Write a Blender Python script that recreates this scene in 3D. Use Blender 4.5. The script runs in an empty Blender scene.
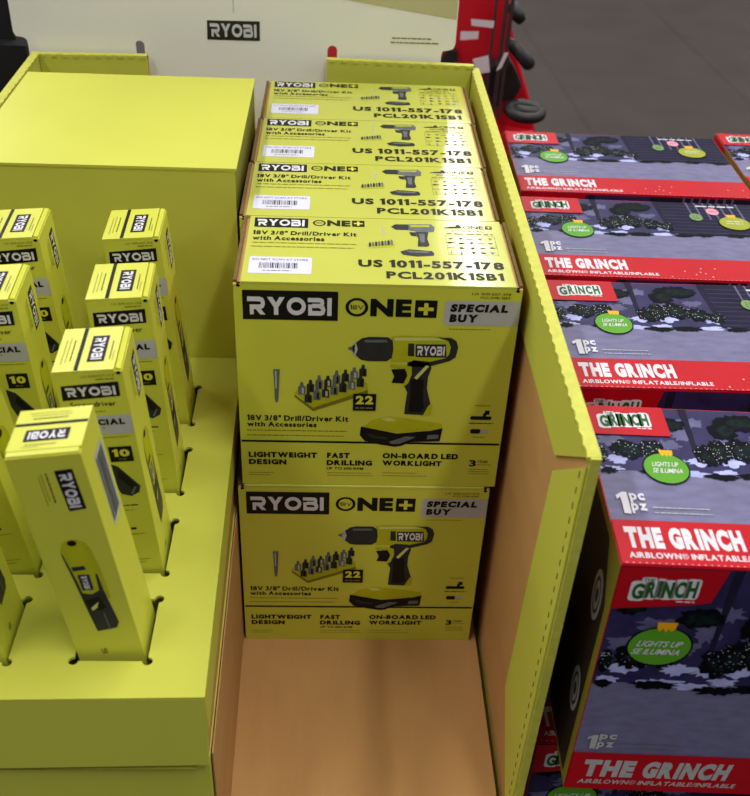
import bpy, bmesh, math, random
from mathutils import Vector, Matrix
random.seed(7)
SC = bpy.context.scene
COL = SC.collection
PI = math.pi

# ------------------------------------------------------------------ materials
def lin(c):
    return tuple(((v/255/12.92) if v/255 <= .04045 else ((v/255+.055)/1.055)**2.4) for v in c) + (1.0,)

def mat(name, rgb, rough=.5, var=.06, scale=40, spec=.5, bump=0, bscale=300, metal=0, stretch=None):
    m = bpy.data.materials.new(name); m.use_nodes = True
    nt = m.node_tree; b = nt.nodes['Principled BSDF']
    b.inputs['Roughness'].default_value = rough
    b.inputs['Specular IOR Level'].default_value = spec
    b.inputs['Metallic'].default_value = metal
    c = lin(rgb)
    tc = nt.nodes.new('ShaderNodeTexCoord')
    src = tc.outputs['Object']
    if stretch:
        mp = nt.nodes.new('ShaderNodeMapping'); mp.inputs['Scale'].default_value = stretch
        nt.links.new(src, mp.inputs['Vector']); src = mp.outputs['Vector']
    n = nt.nodes.new('ShaderNodeTexNoise'); n.inputs['Scale'].default_value = scale
    n.inputs['Detail'].default_value = 4
    nt.links.new(src, n.inputs['Vector'])
    r = nt.nodes.new('ShaderNodeValToRGB')
    r.color_ramp.elements[0].position = .3; r.color_ramp.elements[1].position = .7
    r.color_ramp.elements[0].color = tuple(max(0, v*(1-var)) for v in c[:3]) + (1,)
    r.color_ramp.elements[1].color = tuple(min(1, v*(1+var)) for v in c[:3]) + (1,)
    nt.links.new(n.outputs['Fac'], r.inputs['Fac'])
    nt.links.new(r.outputs['Color'], b.inputs['Base Color'])
    if bump:
        n2 = nt.nodes.new('ShaderNodeTexNoise'); n2.inputs['Scale'].default_value = bscale
        nt.links.new(src, n2.inputs['Vector'])
        bp = nt.nodes.new('ShaderNodeBump'); bp.inputs['Strength'].default_value = bump
        bp.inputs['Distance'].default_value = .001
        nt.links.new(n2.outputs['Fac'], bp.inputs['Height'])
        nt.links.new(bp.outputs['Normal'], b.inputs['Normal'])
    return m

LIME = mat('lime_card', (201, 203, 70), .3, .03, 12, .3, .12, 60)
LIMELID = mat('lime_gloss_card', (189, 192, 82), .12, .03, 12, .22, .06, 40)
LIMED = mat('lime_display_card', (199, 201, 78), .5, .03, 8, .3, .2, 25)
LIMEEDGE = mat('lime_card_edge', (196, 196, 76), .6, .08, 120)
LIMESH = mat('lime_print_light', (214, 212, 60), .45, .03, 20, spec=.16)
KRAFT = mat('kraft_card', (192, 146, 92), .8, .07, 30, .2, .2, 200, stretch=(1, .25, 1))
KRAFTEDGE = mat('kraft_corrugated_edge', (112, 92, 58), .85, .3, 260, .1)
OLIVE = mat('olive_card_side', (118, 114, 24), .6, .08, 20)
BLACK = mat('black_print', (20, 20, 20), .42, .1, 30, spec=.16)
DGREY = mat('dark_grey_print', (46, 47, 50), .42, .15, 90, spec=.16)
MGREY = mat('mid_grey_print', (98, 102, 106), .42, .2, 200, spec=.16)
LGREY = mat('light_grey_print', (176, 178, 180), .42, .1, 200, spec=.16)
SILVER = mat('silver_badge_print', (178, 178, 184), .42, .03, 60, spec=.16)
WHITE = mat('white_print', (216, 213, 222), .45, .03, 60, spec=.16)
STICK = mat('white_sticker', (214, 213, 232), .4, .02, 60, spec=.16)
TXT = mat('text_black_print', (38, 36, 20), .42, .1, 60, spec=.16)
TXTF = mat('fine_text_print', (134, 130, 34), .42, .1, 60, spec=.16)
LIMEART = mat('lime_tool_print', (176, 178, 30), .42, .08, 60, spec=.16)
LIMEHI = mat('lime_highlight_print', (205, 206, 120), .42, .05, 60, spec=.16)
RED = mat('red_print', (182, 11, 28), .4, .04, 30, spec=.16)
REDDOT = mat('pale_red_dot_print', (235, 150, 160), .4, .04, 30, spec=.16)
SNOW = mat('snow_print', (110, 108, 142), .4, .16, 55, stretch=(1, 2.5, 2.5), spec=.16)
GLOW = mat('blue_snow_print', (168, 174, 226), .4, .16, 70, spec=.16)
DUSK = mat('dusk_print', (44, 40, 82), .4, .3, 45, spec=.16)
TREE = mat('dark_tree_print', (10, 12, 20), .4, .5, 160, spec=.05)
TREEB = mat('green_tree_print', (16, 30, 30), .4, .5, 160, spec=.05)
HOUSE = mat('dark_siding_print', (32, 30, 50), .4, .2, 60, spec=.05)
SIDING = mat('light_siding_print', (92, 90, 128), .4, .2, 60, spec=.16)
GREEN = mat('ornament_green_print', (88, 156, 38), .4, .04, 60, spec=.16)
OLIVEB = mat('ornament_olive_print', (150, 158, 40), .4, .1, 60, spec=.16)
DGREEN = mat('lettering_green_print', (34, 92, 36), .4, .08, 60, spec=.16)
GOLD = mat('gold_cap_print', (240, 168, 20), .4, .1, 60, spec=.16)
PINK = mat('pink_badge_print', (226, 150, 165), .4, .1, 60, spec=.16)
PALEG = mat('pale_green_badge_print', (120, 150, 90), .4, .1, 60, spec=.16)
SIDEBR = mat('dark_brown_side_print', (40, 33, 22), .6, .2, 40, spec=.16)
OVALG = mat('grey_mark_print', (142, 142, 140), .5, .2, 400)
PANEL = mat('white_header_card', (244, 243, 234), .6, .02, 6, .3)
PANELO = mat('olive_header_print', (200, 194, 146), .6, .04, 8, .3)
BADGEG = mat('dark_green_badge_print', (24, 34, 18), .5, .05, 30)
CREASE = mat('crease_grey', (140, 138, 130), .7, .05, 30)
RUBBER = mat('black_rubber', (22, 22, 24), .5, .2, 60, .5, .2, 80)
REDPAINT = mat('red_paint', (190, 12, 32), .4, .06, 10)
STRAP = mat('brown_strap', (52, 34, 34), .6, .2, 80)
TAG = mat('white_tag', (205, 196, 205), .5, .05, 40)
PLINTH = mat('dark_card', (46, 42, 36), .8, .1, 20, .2)
HOLESHADE = mat('hole_shade_black', (14, 14, 4), .9, .1, 20, .1)  # black that stands in for the shade inside small holes

# ------------------------------------------------------------------ helpers
def thing(name, label, cat, loc=(0, 0, 0), rot=(0, 0, 0), group=None):
    o = bpy.data.objects.new(name, None); COL.objects.link(o)
    o.empty_display_size = .02
    o.location = loc; o.rotation_euler = rot
    o['label'] = label; o['category'] = cat
    if group: o['group'] = group
    return o

def obj(name, bm, mats, parent=None, smooth=False):
    me = bpy.data.meshes.new(name)
    bm.normal_update()
    bm.to_mesh(me); bm.free()
    for m in (mats if isinstance(mats, (list, tuple)) else [mats]): me.materials.append(m)
    if smooth:
        for p in me.polygons: p.use_smooth = True
    o = bpy.data.objects.new(name, me); COL.objects.link(o)
    if parent: o.parent = parent
    return o

def box(bm, x0, y0, z0, x1, y1, z1, mi=0, faces=None):
    v = [bm.verts.new((x, y, z)) for z in (z0, z1) for y in (y0, y1) for x in (x0, x1)]
    F = {'b': (0, 2, 3, 1), 't': (4, 5, 7, 6), 'f': (0, 1, 5, 4), 'k': (2, 6, 7, 3), 'l': (0, 4, 6, 2), 'r': (1, 3, 7, 5)}
    out = {}
    for k, ix in F.items():
        f = bm.faces.new([v[i] for i in ix]); f.material_index = (faces or {}).get(k, mi); out[k] = f
    return out

def bevel(bm, w, seg=2):
    es = [e for e in bm.edges if len(e.link_faces) == 2 and e.calc_face_angle(0) > .6]
    bmesh.ops.bevel(bm, geom=es, offset=w, segments=seg, affect='EDGES', profile=.6)

def prism(bm, pts, vec, mi=0, side=None):
    """closed solid from a planar outline (3-D points) pushed along vec"""
    vec = Vector(vec)
    a = [bm.verts.new(p) for p in pts]; b = [bm.verts.new(Vector(p)+vec) for p in pts]
    f = bm.faces.new(a); f.material_index = mi
    f = bm.faces.new(b[::-1]); f.material_index = mi
    n = len(pts)
    for i in range(n):
        f = bm.faces.new((a[i], b[i], b[(i+1) % n], a[(i+1) % n])); f.material_index = mi if side is None else side
    bmesh.ops.recalc_face_normals(bm, faces=bm.faces[:])

def tube(bm, pts, r, n=10, mi=0, closed=False):
    pts = [Vector(p) for p in pts]; rings = []
    N = len(pts)
    for i, p in enumerate(pts):
        if closed: t = pts[(i+1) % N]-pts[i-1]
        else: t = pts[min(i+1, N-1)]-pts[max(i-1, 0)]
        t.normalize()
        a = t.orthogonal() if abs(t.z) > .9 else t.cross(Vector((0, 0, 1)))
        a.normalize(); b = t.cross(a)
        rr = r[i] if isinstance(r, (list, tuple)) else r
        rings.append([bm.verts.new(p+rr*(math.cos(k*2*PI/n)*a+math.sin(k*2*PI/n)*b)) for k in range(n)])
    for i in range(N if closed else N-1):
        A, B = rings[i], rings[(i+1) % N]
        for k in range(n):
            f = bm.faces.new((A[k], A[(k+1) % n], B[(k+1) % n], B[k])); f.material_index = mi; f.smooth = True
    if not closed:
        bm.faces.new(rings[0][::-1]); bm.faces.new(rings[-1])

_gc = {}
def glyph(ch, bold):
    """outline of one character as flat faces, starting at x = 0"""
    if ch == '\u00ae': bold = 0
    k = (ch, bold)
    if k not in _gc:
        if ch == '1':
            h = .729+bold; t = .11+2*bold
            _gc[k] = ([(.10, -bold), (.10+t, -bold), (.10+t, h), (.10+t*.35, h), (0, h-.13), (0, h-.15-t*.75), (.10, h-.06-t*.75)], [(0, 1, 2, 3, 4, 5, 6)])
        else:
            cu = bpy.data.curves.new('t', 'FONT'); cu.body = ch; cu.size = 1; cu.offset = bold
            cu.resolution_u = 3; cu.fill_mode = 'FRONT'
            o = bpy.data.objects.new('t', cu); me = o.to_mesh()
            vs = [(v.co.x, v.co.y) for v in me.vertices]; x0 = min(v[0] for v in vs)
            _gc[k] = ([(x-x0, y) for x, y in vs], [tuple(p.vertices) for p in me.polygons])
            o.to_mesh_clear(); bpy.data.objects.remove(o); bpy.data.curves.remove(cu)
    return _gc[k]

def text_geo(s, bold, track=.075):
    vs, fs, x = [], [], 0
    for ch in s:
        if ch == ' ': x += .26; continue
        v, f = glyph(ch, bold); n = len(vs)
        vs += [(a+x, b) for a, b in v]; fs += [tuple(i+n for i in q) for q in f]
        x += max(a for a, b in v)+track
    return vs, fs

class Art:
    """flat printing on one face: millimetre coordinates (u right, v up)"""
    def __init__(s, O, U, V):
        s.O = Vector(O); s.U = Vector(U).normalized(); s.V = Vector(V).normalized(); s.N = s.U.cross(s.V)
        s.bm = bmesh.new(); s.mats = []
    def mi(s, m):
        if m not in s.mats: s.mats.append(m)
        return s.mats.index(m)
    def P(s, u, v, k): return s.O+s.U*(u*.001)+s.V*(v*.001)+s.N*(.0002+.00012*k)
    def poly(s, pts, m, k=0):
        a = sum(pts[i][0]*pts[(i+1) % len(pts)][1]-pts[(i+1) % len(pts)][0]*pts[i][1] for i in range(len(pts)))
        if a < 0: pts = pts[::-1]
        f = s.bm.faces.new([s.bm.verts.new(s.P(u, v, k)) for u, v in pts]); f.material_index = s.mi(m)
    def rect(s, u0, v0, u1, v1, m, k=0): s.poly([(u0, v0), (u1, v0), (u1, v1), (u0, v1)], m, k)
    def rrect(s, u0, v0, u1, v1, r, m, k=0):
        pts = []
        for cx, cy, a in ((u1-r, v0+r, -90), (u1-r, v1-r, 0), (u0+r, v1-r, 90), (u0+r, v0+r, 180)):
            for j in range(5):
                t = math.radians(a+j*22.5); pts.append((cx+r*math.cos(t), cy+r*math.sin(t)))
        s.poly(pts, m, k)
    def ell(s, cu, cv, ru, rv, m, k=0, n=28, rot=0):
        c, d = math.cos(rot), math.sin(rot)
        s.poly([(cu+ru*math.cos(t)*c-rv*math.sin(t)*d, cv+ru*math.cos(t)*d+rv*math.sin(t)*c) for t in [i*2*PI/n for i in range(n)]], m, k)
    def ring(s, cu, cv, ru, rv, w, wv, m, k=0, n=32):
        o = [s.bm.verts.new(s.P(cu+ru*math.cos(i*2*PI/n), cv+rv*math.sin(i*2*PI/n), k)) for i in range(n)]
        q = [s.bm.verts.new(s.P(cu+(ru-w)*math.cos(i*2*PI/n), cv+(rv-wv)*math.sin(i*2*PI/n), k)) for i in range(n)]
        for i in range(n):
            f = s.bm.faces.new((o[i], o[(i+1) % n], q[(i+1) % n], q[i])); f.material_index = s.mi(m)
    def blob(s, cu, cv, ru, rv, m, k=0, n=26, j=.35):
        s.poly([(cu+ru*math.cos(t)*q, cv+rv*math.sin(t)*q) for i in range(n) for t in [i*2*PI/n] for q in [1-j*random.random()]], m, k)
    def text(s, t, u0, v0, u1, v1, m, k=1, bold=.02, rot=0, shear=0):
        """rot 90: reads downwards (letter tops to the right); 180: upside down"""
        vs, fs = text_geo(t, bold)
        x0 = min(v[0] for v in vs); x1 = max(v[0] for v in vs); y0 = min(v[1] for v in vs); y1 = max(v[1] for v in vs)
        idx = s.mi(m); nv = []
        for x, y in vs:
            a, b = (x-x0)/(x1-x0), (y-y0)/(y1-y0)
            a += shear*(b-.5)
            if rot == 90: a, b = b, 1-a
            elif rot == 180: a, b = 1-a, 1-b
            nv.append(s.bm.verts.new(s.P(u0+a*(u1-u0), v0+b*(v1-v0), k)))
        for f in fs:
            ff = s.bm.faces.new([nv[i] for i in f]); ff.material_index = idx
            ff.normal_update()
            if ff.normal.dot(s.N) < 0: ff.normal_flip()
    def fine(s, u0, v0, u1, v1, m, k=1):
        """an unreadable line of small print"""
        m_ = (v0+v1)/2; h_ = (v1-v0)*.31; u = u0
        while u < u1:
            w = (v1-v0)*random.uniform(1.2, 3.6); w = min(w, u1-u)
            s.rect(u, m_-h_, u+w, m_+h_, m, k); u += w+(v1-v0)*.45
    def vfine(s, u0, v0, u1, v1, m, k=1):
        v = v0
        while v < v1:
            w = min((u1-u0)*random.uniform(1.2, 3.4), v1-v)
            s.rect((u0+u1)/2-(u1-u0)*.31, v, (u0+u1)/2+(u1-u0)*.31, v+w, m, k); v += w+(u1-u0)*.45
    def ribbon(s, pts, w, f, m, k):
        P = [Vector(p) for p in pts]; L = []; R = []
        for i in range(len(P)):
            d0 = (P[i]-P[i-1]).normalized() if i else (P[1]-P[0]).normalized()
            d1 = (P[i+1]-P[i]).normalized() if i < len(P)-1 else d0
            n0 = Vector((-d0.y, d0.x)); n1 = Vector((-d1.y, d1.x))
            n = (n0+n1).normalized(); sc = w/2/max(.5, n.dot(n0))
            L.append(P[i]+n*sc); R.append(P[i]-n*sc)
        for i in range(len(P)-1):
            s.poly([f(*L[i]), f(*L[i+1]), f(*R[i+1]), f(*R[i])], m, k)
    def logo(s, u0, v0, u1, v1, m, k=1, rot=0):
        """wide squared badge lettering R Y O B I in a rectangle"""
        widths = [1.22, 1.2, 1.3, 1.2, .3]; gap = .13
        tot = sum(widths)+gap*4; x = 0
        def put(x0):
            def f(a, b):
                p, q = (x0+a)/tot, b
                if rot == 90: p, q = q, 1-p
                elif rot == 180: p, q = 1-p, 1-q
                return (u0+p*(u1-u0), v0+q*(v1-v0))
            return f
        t = .26
        f = put(0)
        s.ribbon([(0, .87), (.85, .87), (1.0, .82), (1.06, .7), (1.06, .6), (1.0, .48), (.85, .43), (.29, .43), (.29, 0)], t, f, m, k)
        s.poly([f(.52, .36), f(.86, .36), f(1.22, 0), f(.86, 0)], m, k)
        f = put(widths[0]+gap)
        s.poly([f(0, 1), f(.36, 1), f(.6, .68), f(.84, 1), f(1.2, 1), f(.75, .42), f(.75, 0), f(.45, 0), f(.45, .42)], m, k)
        x0 = widths[0]+widths[1]+2*gap; f = put(x0); n = 28
        pts = [(.65+.65*math.cos(i*2*PI/n), .5+.5*math.sin(i*2*PI/n)) for i in range(n+1)]
        pin = [(.65+.37*math.cos(i*2*PI/n), .5+.25*math.sin(i*2*PI/n)) for i in range(n+1)]
        for i in range(n): s.poly([f(*pts[i]), f(*pts[i+1]), f(*pin[i+1]), f(*pin[i])], m, k)
        x0 += widths[2]+gap; f = put(x0)
        s.ribbon([(0, .87), (.82, .87), (.97, .82), (1.0, .72), (.97, .62), (.84, .55), (.3, .55)], t*.92, f, m, k)
        s.ribbon([(.84, .53), (1.02, .45), (1.07, .33), (1.02, .18), (.86, .13), (.16, .13), (.16, .62)], t, f, m, k)
        x0 += widths[3]+gap; f = put(x0)
        s.poly([f(0, 0), f(.3, 0), f(.3, 1), f(0, 1)], m, k)
    def build(s, name, parent=None):
        return obj(name, s.bm, s.mats, parent)

def copy_thing(root):
    r = root.copy(); COL.objects.link(r)
    for ch in list(root.children):
        c = ch.copy(); COL.objects.link(c); c.parent = r
        for g in list(ch.children):
            d = g.copy(); COL.objects.link(d); d.parent = c
    return r

# ------------------------------------------------------------------ measures
Z0 = .8828          # underside of the upper drill boxes
BH, BD, BW = .2468, .1353, .270
ZF = Z0-BH-.001     # kraft floor of the tray

# ------------------------------------------------------------------ setting
bm = bmesh.new()
vs = [bm.verts.new(p) for p in ((-7, -5, 0), (9, -5, 0), (9, 16, 0), (-7, 16, 0))]
bm.faces.new(vs)
FLOOR = mat('polished_concrete', (55, 46, 42), .6, .16, 4, .25, .1, 30)
nt = FLOOR.node_tree; b = nt.nodes['Principled BSDF']
ramp = b.inputs['Base Color'].links[0].from_node
geo = nt.nodes.new('ShaderNodeTexCoord')
# saw-cut joints of the slab: lines in the floor itself
mp = nt.nodes.new('ShaderNodeMapping'); mp.inputs['Rotation'].default_value = (0, 0, math.radians(-3)); mp.inputs['Location'].default_value = (-1.35, 0, 0)
nt.links.new(geo.outputs['Object'], mp.inputs['Vector'])
sx = nt.nodes.new('ShaderNodeSeparateXYZ'); nt.links.new(mp.outputs['Vector'], sx.inputs[0])
ab = nt.nodes.new('ShaderNodeMath'); ab.operation = 'PINGPONG'; ab.inputs[1].default_value = .42
nt.links.new(sx.outputs['X'], ab.inputs[0])
lt = nt.nodes.new('ShaderNodeMath'); lt.operation = 'LESS_THAN'; lt.inputs[1].default_value = .012
nt.links.new(ab.outputs[0], lt.inputs[0])
mx = nt.nodes.new('ShaderNodeMix'); mx.data_type = 'RGBA'; mx.blend_type = 'MULTIPLY'
mx.inputs['B'].default_value = (.8, .8, .8, 1)
nt.links.new(lt.outputs[0], mx.inputs['Factor']); nt.links.new(ramp.outputs['Color'], mx.inputs['A'])
nt.links.new(mx.outputs['Result'], b.inputs['Base Color'])
fl = obj('floor', bm, FLOOR); fl['kind'] = 'structure'

# ------------------------------------------------------------------ the display tray
tray = thing('display_tray', 'lime and kraft cardboard display tray with tall folded side walls, holding the drill kit boxes', 'display', (0, 0, 0))
WX = .281
bm = bmesh.new(); box(bm, -.318, -.345, ZF-.008, .274, .57, ZF)
obj('tray_floor', bm, KRAFT, tray)
bm = bmesh.new(); box(bm, -.318, -.345, .02, .288, .57, ZF-.0085)
obj('base_skirt', bm, OLIVE, tray)
bm = bmesh.new()
prism(bm, [(WX, -.2570, 1.138), (WX, .574, 1.144), (WX, .574, ZF-.008), (WX, -.246, ZF-.008)], (.007, 0, 0))
obj('side_wall', bm, KRAFT, tray)
# folded-in flaps of the right wall (hinged at the ridge, hanging a touch away from the wall)
def flap(name, pts, parent, m=LIMED, vec=(-.0018, 0, 0)):
    b_ = bmesh.new(); prism(b_, pts, vec)
    return obj(name, b_, [m], parent)
flap('top_flap', [(WX-.0004, -.2575, 1.1382), (WX-.0004, .566, 1.1442), (WX-.0004, .566, 1.074), (WX-.0004, .02, 1.0675), (WX-.0004, -.172, 1.0695)], tray)
flap('front_flap', [(WX-.0004, -.2572, 1.1285), (WX-.0004, -.174, 1.0545), (WX-.0004, -.163, .92), (WX-.0004, -.151, .7386), (WX-.0004, -.2235, .657), (WX-.0004, -.2235, ZF), (WX-.0004, -.2472, ZF)], tray)
# scalloped ridge, where the flap folds over the wall
bm = bmesh.new()
top = []; n = 110
for i in range(n+1):
    y = -.2575+(.574+.2575)*i/n; z = 1.1386+.006*i/n
    w = WX-.0026+(.0012 if i % 2 else -.0008)
    top.append((w, y, z))
va = [bm.verts.new(p) for p in top]; vb = [bm.verts.new((WX+.0078, p[1], p[2]+.0003)) for p in top]
vc = [bm.verts.new((p[0], p[1], p[2]-.0035)) for p in top]
vd = [bm.verts.new((WX+.0078, p[1], p[2]-.008)) for p in top]
for i in range(n):
    bm.faces.new((va[i], vb[i], vb[i+1], va[i+1])); bm.faces.new((vc[i], va[i], va[i+1], vc[i+1])); bm.faces.new((vb[i], vd[i], vd[i+1], vb[i+1]))
bm.faces.new((va[0], vc[0], vd[0], vb[0])); bm.faces.new((va[-1], vb[-1], vd[-1], vc[-1]))
obj('fold_edge', bm, LIMEEDGE, tray)
# perforation cuts down the front flap
bm = bmesh.new()
for i in range(30):
    z = 1.112-i*.0158; t = (1.138-z)/.5; y = -.2475+.010*t
    box(bm, WX-.0026, y, z-.0032, WX-.0021, y+.0016, z+.0032)
obj('perforation', bm, KRAFTEDGE, tray)
bm = bmesh.new()
prism(bm, [(WX-.0004, -.2602, 1.1385), (WX-.0004, -.2571, 1.1385), (WX-.0004, -.246, ZF-.008), (WX-.0004, -.2492, ZF-.008)], (.0078, 0, 0))
obj('front_edge', bm, LIMEEDGE, tray)
# left wall
bm = bmesh.new(); box(bm, -.3175, -.33, ZF-.008, -.3115, .574, 1.148); obj('side_wall', bm, KRAFT, tray)
flap('top_flap', [(-.3111, -.33, 1.148), (-.3111, .566, 1.148), (-.3111, .566, 1.07), (-.3111, -.33, 1.07)], tray, vec=(.0018, 0, 0))
def scallop(name, p0, p1, inward, width, parent, n):
    p0, p1, inward = Vector(p0), Vector(p1), Vector(inward)
    b_ = bmesh.new(); A = []; B_ = []; C_ = []; D_ = []
    for i in range(n+1):
        p = p0.lerp(p1, i/n)
        q = p+inward*(width+(.0012 if i % 2 else -.0008))
        A.append(b_.verts.new(q+Vector((0, 0, .0003)))); B_.append(b_.verts.new(p+Vector((0, 0, .0006)))); C_.append(b_.verts.new(q-Vector((0, 0, .0035)))); D_.append(b_.verts.new(p-Vector((0, 0, .006))))
    for i in range(n):
        b_.faces.new((A[i], B_[i], B_[i+1], A[i+1])); b_.faces.new((C_[i], A[i], A[i+1], C_[i+1])); b_.faces.new((B_[i], D_[i], D_[i+1], B_[i+1]))
    b_.faces.new((A[0], C_[0], D_[0], B_[0])); b_.faces.new((A[-1], B_[-1], D_[-1], C_[-1]))
    bmesh.ops.recalc_face_normals(b_, faces=b_.faces[:])
    return obj(name, b_, LIMEEDGE, parent)
scallop('fold_edge', (-.3182, -.33, 1.1484), (-.3182, .574, 1.1484), (1, 0, 0), .0100, tray, 110)
# rear wall in two tall sections with a low middle
bm = bmesh.new()
prism(bm, [(-.3113, .568, ZF-.008), (.2808, .568, ZF-.008), (.2808, .568, 1.149), (.0790, .568, 1.152), (.0790, .568, 1.05), (-.1640, .568, 1.05), (-.1640, .568, 1.149), (-.3113, .568, 1.147)], (0, .006, 0))
obj('rear_wall', bm, KRAFT, tray)
flap('top_flap', [(-.3085, .5676, 1.147), (-.1640, .5676, 1.149), (-.1640, .5676, 1.06), (-.3085, .5676, 1.06)], tray, vec=(0, -.0018, 0))
flap('top_flap', [(.0790, .5676, 1.152), (.2775, .5676, 1.149), (.2775, .5676, 1.06), (.0790, .5676, 1.06)], tray, vec=(0, -.0018, 0))
scallop('fold_edge', (-.3113, .5745, 1.1474), (-.1640, .5745, 1.1494), (0, -1, 0), .0090, tray, 20)
scallop('fold_edge', (.0790, .5745, 1.1524), (.2808, .5745, 1.1494), (0, -1, 0), .0090, tray, 26)

# ------------------------------------------------------------------ white header panel behind the tray
hdr = thing('header_panel', 'tall off-white cardboard header panel with notched corners behind the lime tray', 'sign panel', (0, .579, .0))
outline = [(-.343, 1.50), (-.343, 1.172), (-.340, 1.166), (-.330, 1.1645), (-.3262, 1.1615), (-.3255, 1.155), (-.3255, .2)]
right = [(.2360, .2), (.2360, 1.158), (.2375, 1.1640), (.2440, 1.1650), (.2515, 1.1672), (.2543, 1.174), (.2545, 1.50)]
out = outline+right
cu = bpy.data.curves.new('header', 'CURVE'); cu.dimensions = '2D'; cu.fill_mode = 'BOTH'; cu.extrude = .002
def spl(cu, pts):
    s = cu.splines.new('POLY'); s.points.add(len(pts)-1)
    for p, q in zip(s.points, pts): p.co = (q[0], q[1], 0, 1)
    s.use_cyclic_u = True
def pill(x0, z0, x1, z1):
    r = (x1-x0)/2; c = (x0+x1)/2
    return [(x0, z0), (x1, z0)]+[(c+r*math.cos(a), z1-r+r*math.sin(a)) for a in [k*PI/8 for k in range(9)]]
spl(cu, out); spl(cu, pill(-.1812, 1.10, -.1690, 1.1652)); spl(cu, pill(.0795, 1.10, .0928, 1.1668))
o = bpy.data.objects.new('h', cu); me = bpy.data.meshes.new_from_object(o); bpy.data.objects.remove(o)
bm = bmesh.new(); bm.from_mesh(me)
bmesh.ops.transform(bm, matrix=Matrix(((1, 0, 0, 0), (0, 0, -1, .004), (0, 1, 0, 0), (0, 0, 0, 1))), verts=bm.verts)
obj('header_board', bm, PANEL, hdr)
a = Art((0, .0018, 0), (1, 0, 0), (0, 0, 1))
a.poly([(-82.5, 1195.2), (-11.9, 1195.9), (-12.2, 1169.9), (-83.2, 1169.6)], BADGEG, 0); a.logo(-79, 1174, -16.5, 1191.5, WHITE, 1)
lb = a.build('logo_badge', hdr); lb['label'] = 'dark green badge with white lettering on the header panel'
a = Art((0, .0018, 0), (1, 0, 0), (0, 0, 1))
a.poly([(108, 1227), (60, 1236), (60, 1300), (252, 1300), (253, 1206.8)], PANELO, 0)
a.build('printed_area', hdr)
a = Art((0, .0018, 0), (1, 0, 0), (0, 0, 1))
a.fine(167, 1178.4, 222, 1181.2, TXTF); a.fine(165.5, 1172.6, 231, 1175.4, TXTF)
a.build('fine_lettering', hdr)
a = Art((0, .0018, 0), (1, 0, 0), (0, 0, 1))
a.rect(-46.8, 1206, -46.2, 1240, CREASE, 0)
a.build('crease_line', hdr)

# ------------------------------------------------------------------ slotted insert on the left
XR0, XR1 = -.0035, -.0125     # right edge at the front / at the back of the slotted plate
YF, YB, ZP, ZB = -.310, .1668, .930, .842
rowsY = [-.2723, -.1745, -.0671, .0430]
colR = [-.0838, -.0832, -.0835, -.0860]
colL = [-.1965, -.1945, -.1950, -.1990]
slots = []
for k in range(4):
    for cx, dy in ((colR[k], 0), (colL[k], (-.002, -.003, -.008, -.006)[k])):
        slots.append((cx, rowsY[k]+dy))
ins = thing('slotted_insert', 'lime cardboard insert with cut slots holding the slim upright boxes', 'display insert', (0, 0, 0))
cu = bpy.data.curves.new('plate', 'CURVE'); cu.dimensions = '2D'; cu.fill_mode = 'BOTH'; cu.extrude = .0015
def spl2(pts):
    s = cu.splines.new('POLY'); s.points.add(len(pts)-1)
    for p, q in zip(s.points, pts): p.co = (q[0], q[1], 0, 1)
    s.use_cyclic_u = True
spl2([(-.308, YF-.006), (XR0, YF), (XR1, YB), (-.300, YB)])
def slot_outline(cx, y0, w=.0600, d=.0650, r=.0042):
    """square slot with round relief cuts at its corners"""
    x0, x1, y1 = cx-w/2, cx+w/2, y0+d
    y0 -= .0026
    pts = []
    for (px, py, a0) in ((x0, y0, 90), (x1, y0, 180), (x1, y1, 270), (x0, y1, 0)):
        for j in range(9):
            a_ = math.radians(a0+j*33.75); pts.append((px+r*math.cos(a_), py+r*math.sin(a_)))
    return pts
for cx, y0 in slots: spl2(slot_outline(cx, y0))
o = bpy.data.objects.new('h', cu); me = bpy.data.meshes.new_from_object(o); bpy.data.objects.remove(o)
bm = bmesh.new(); bm.from_mesh(me)
bmesh.ops.translate(bm, vec=(0, 0, ZP-.0015), verts=bm.verts)
obj('slotted_top', bm, LIMED, ins)
bm = bmesh.new()
prism(bm, [(-.308, YF-.006, ZP-.003), (XR0, YF, ZP-.003), (XR0-.001, YF-.002, ZB), (-.308, YF-.008, ZB)], (0, .003, 0))
obj('front_face', bm, LIMED, ins)
bm = bmesh.new()
prism(bm, [(XR0, YF+.003, ZP-.003), (XR1, YB, ZP-.003), (XR1, YB, ZP-.042), (XR0, YF+.003, ZP-.050)], (-.002, 0, 0))
obj('side_flap', bm, LIMED, ins)
bm = bmesh.new()
prism(bm, [(XR0-.0022, YF+.003, ZP-.045), (XR1-.0022, YB, ZP-.04), (XR1-.0022, YB, ZB), (XR0-.0022, YF+.003, ZB)], (-.002, 0, 0))
obj('side_panel', bm, KRAFT, ins)
bm = bmesh.new(); box(bm, -.306, YF-.004, ZB-.0043, -.016, YB-.001, ZB-.0035); obj('slot_floor', bm, OLIVE, ins)

# lower carton below it
low = thing('lower_carton', 'lime carton base directly under the slotted insert, its top edge showing below the overhang', 'carton', (0, 0, ZF))
bm = bmesh.new()
prism(bm, [(-.308, YF-.001, 0), (XR0-.002, YF+.005, 0), (XR1, YB, 0), (-.300, YB, 0)], (0, 0, ZB-.0045-ZF))
obj('carton_body', bm, LIMED, low)
bm = bmesh.new()
prism(bm, [(XR0-.0008, YF+.012, .002), (XR1+.0004, YB, .002), (XR1+.0004, YB, ZB-ZF-.004), (XR0-.0008, YF+.012, ZB-ZF-.004)], (.0012, 0, 0))
obj('side_panel', bm, KRAFT, low)

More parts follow.
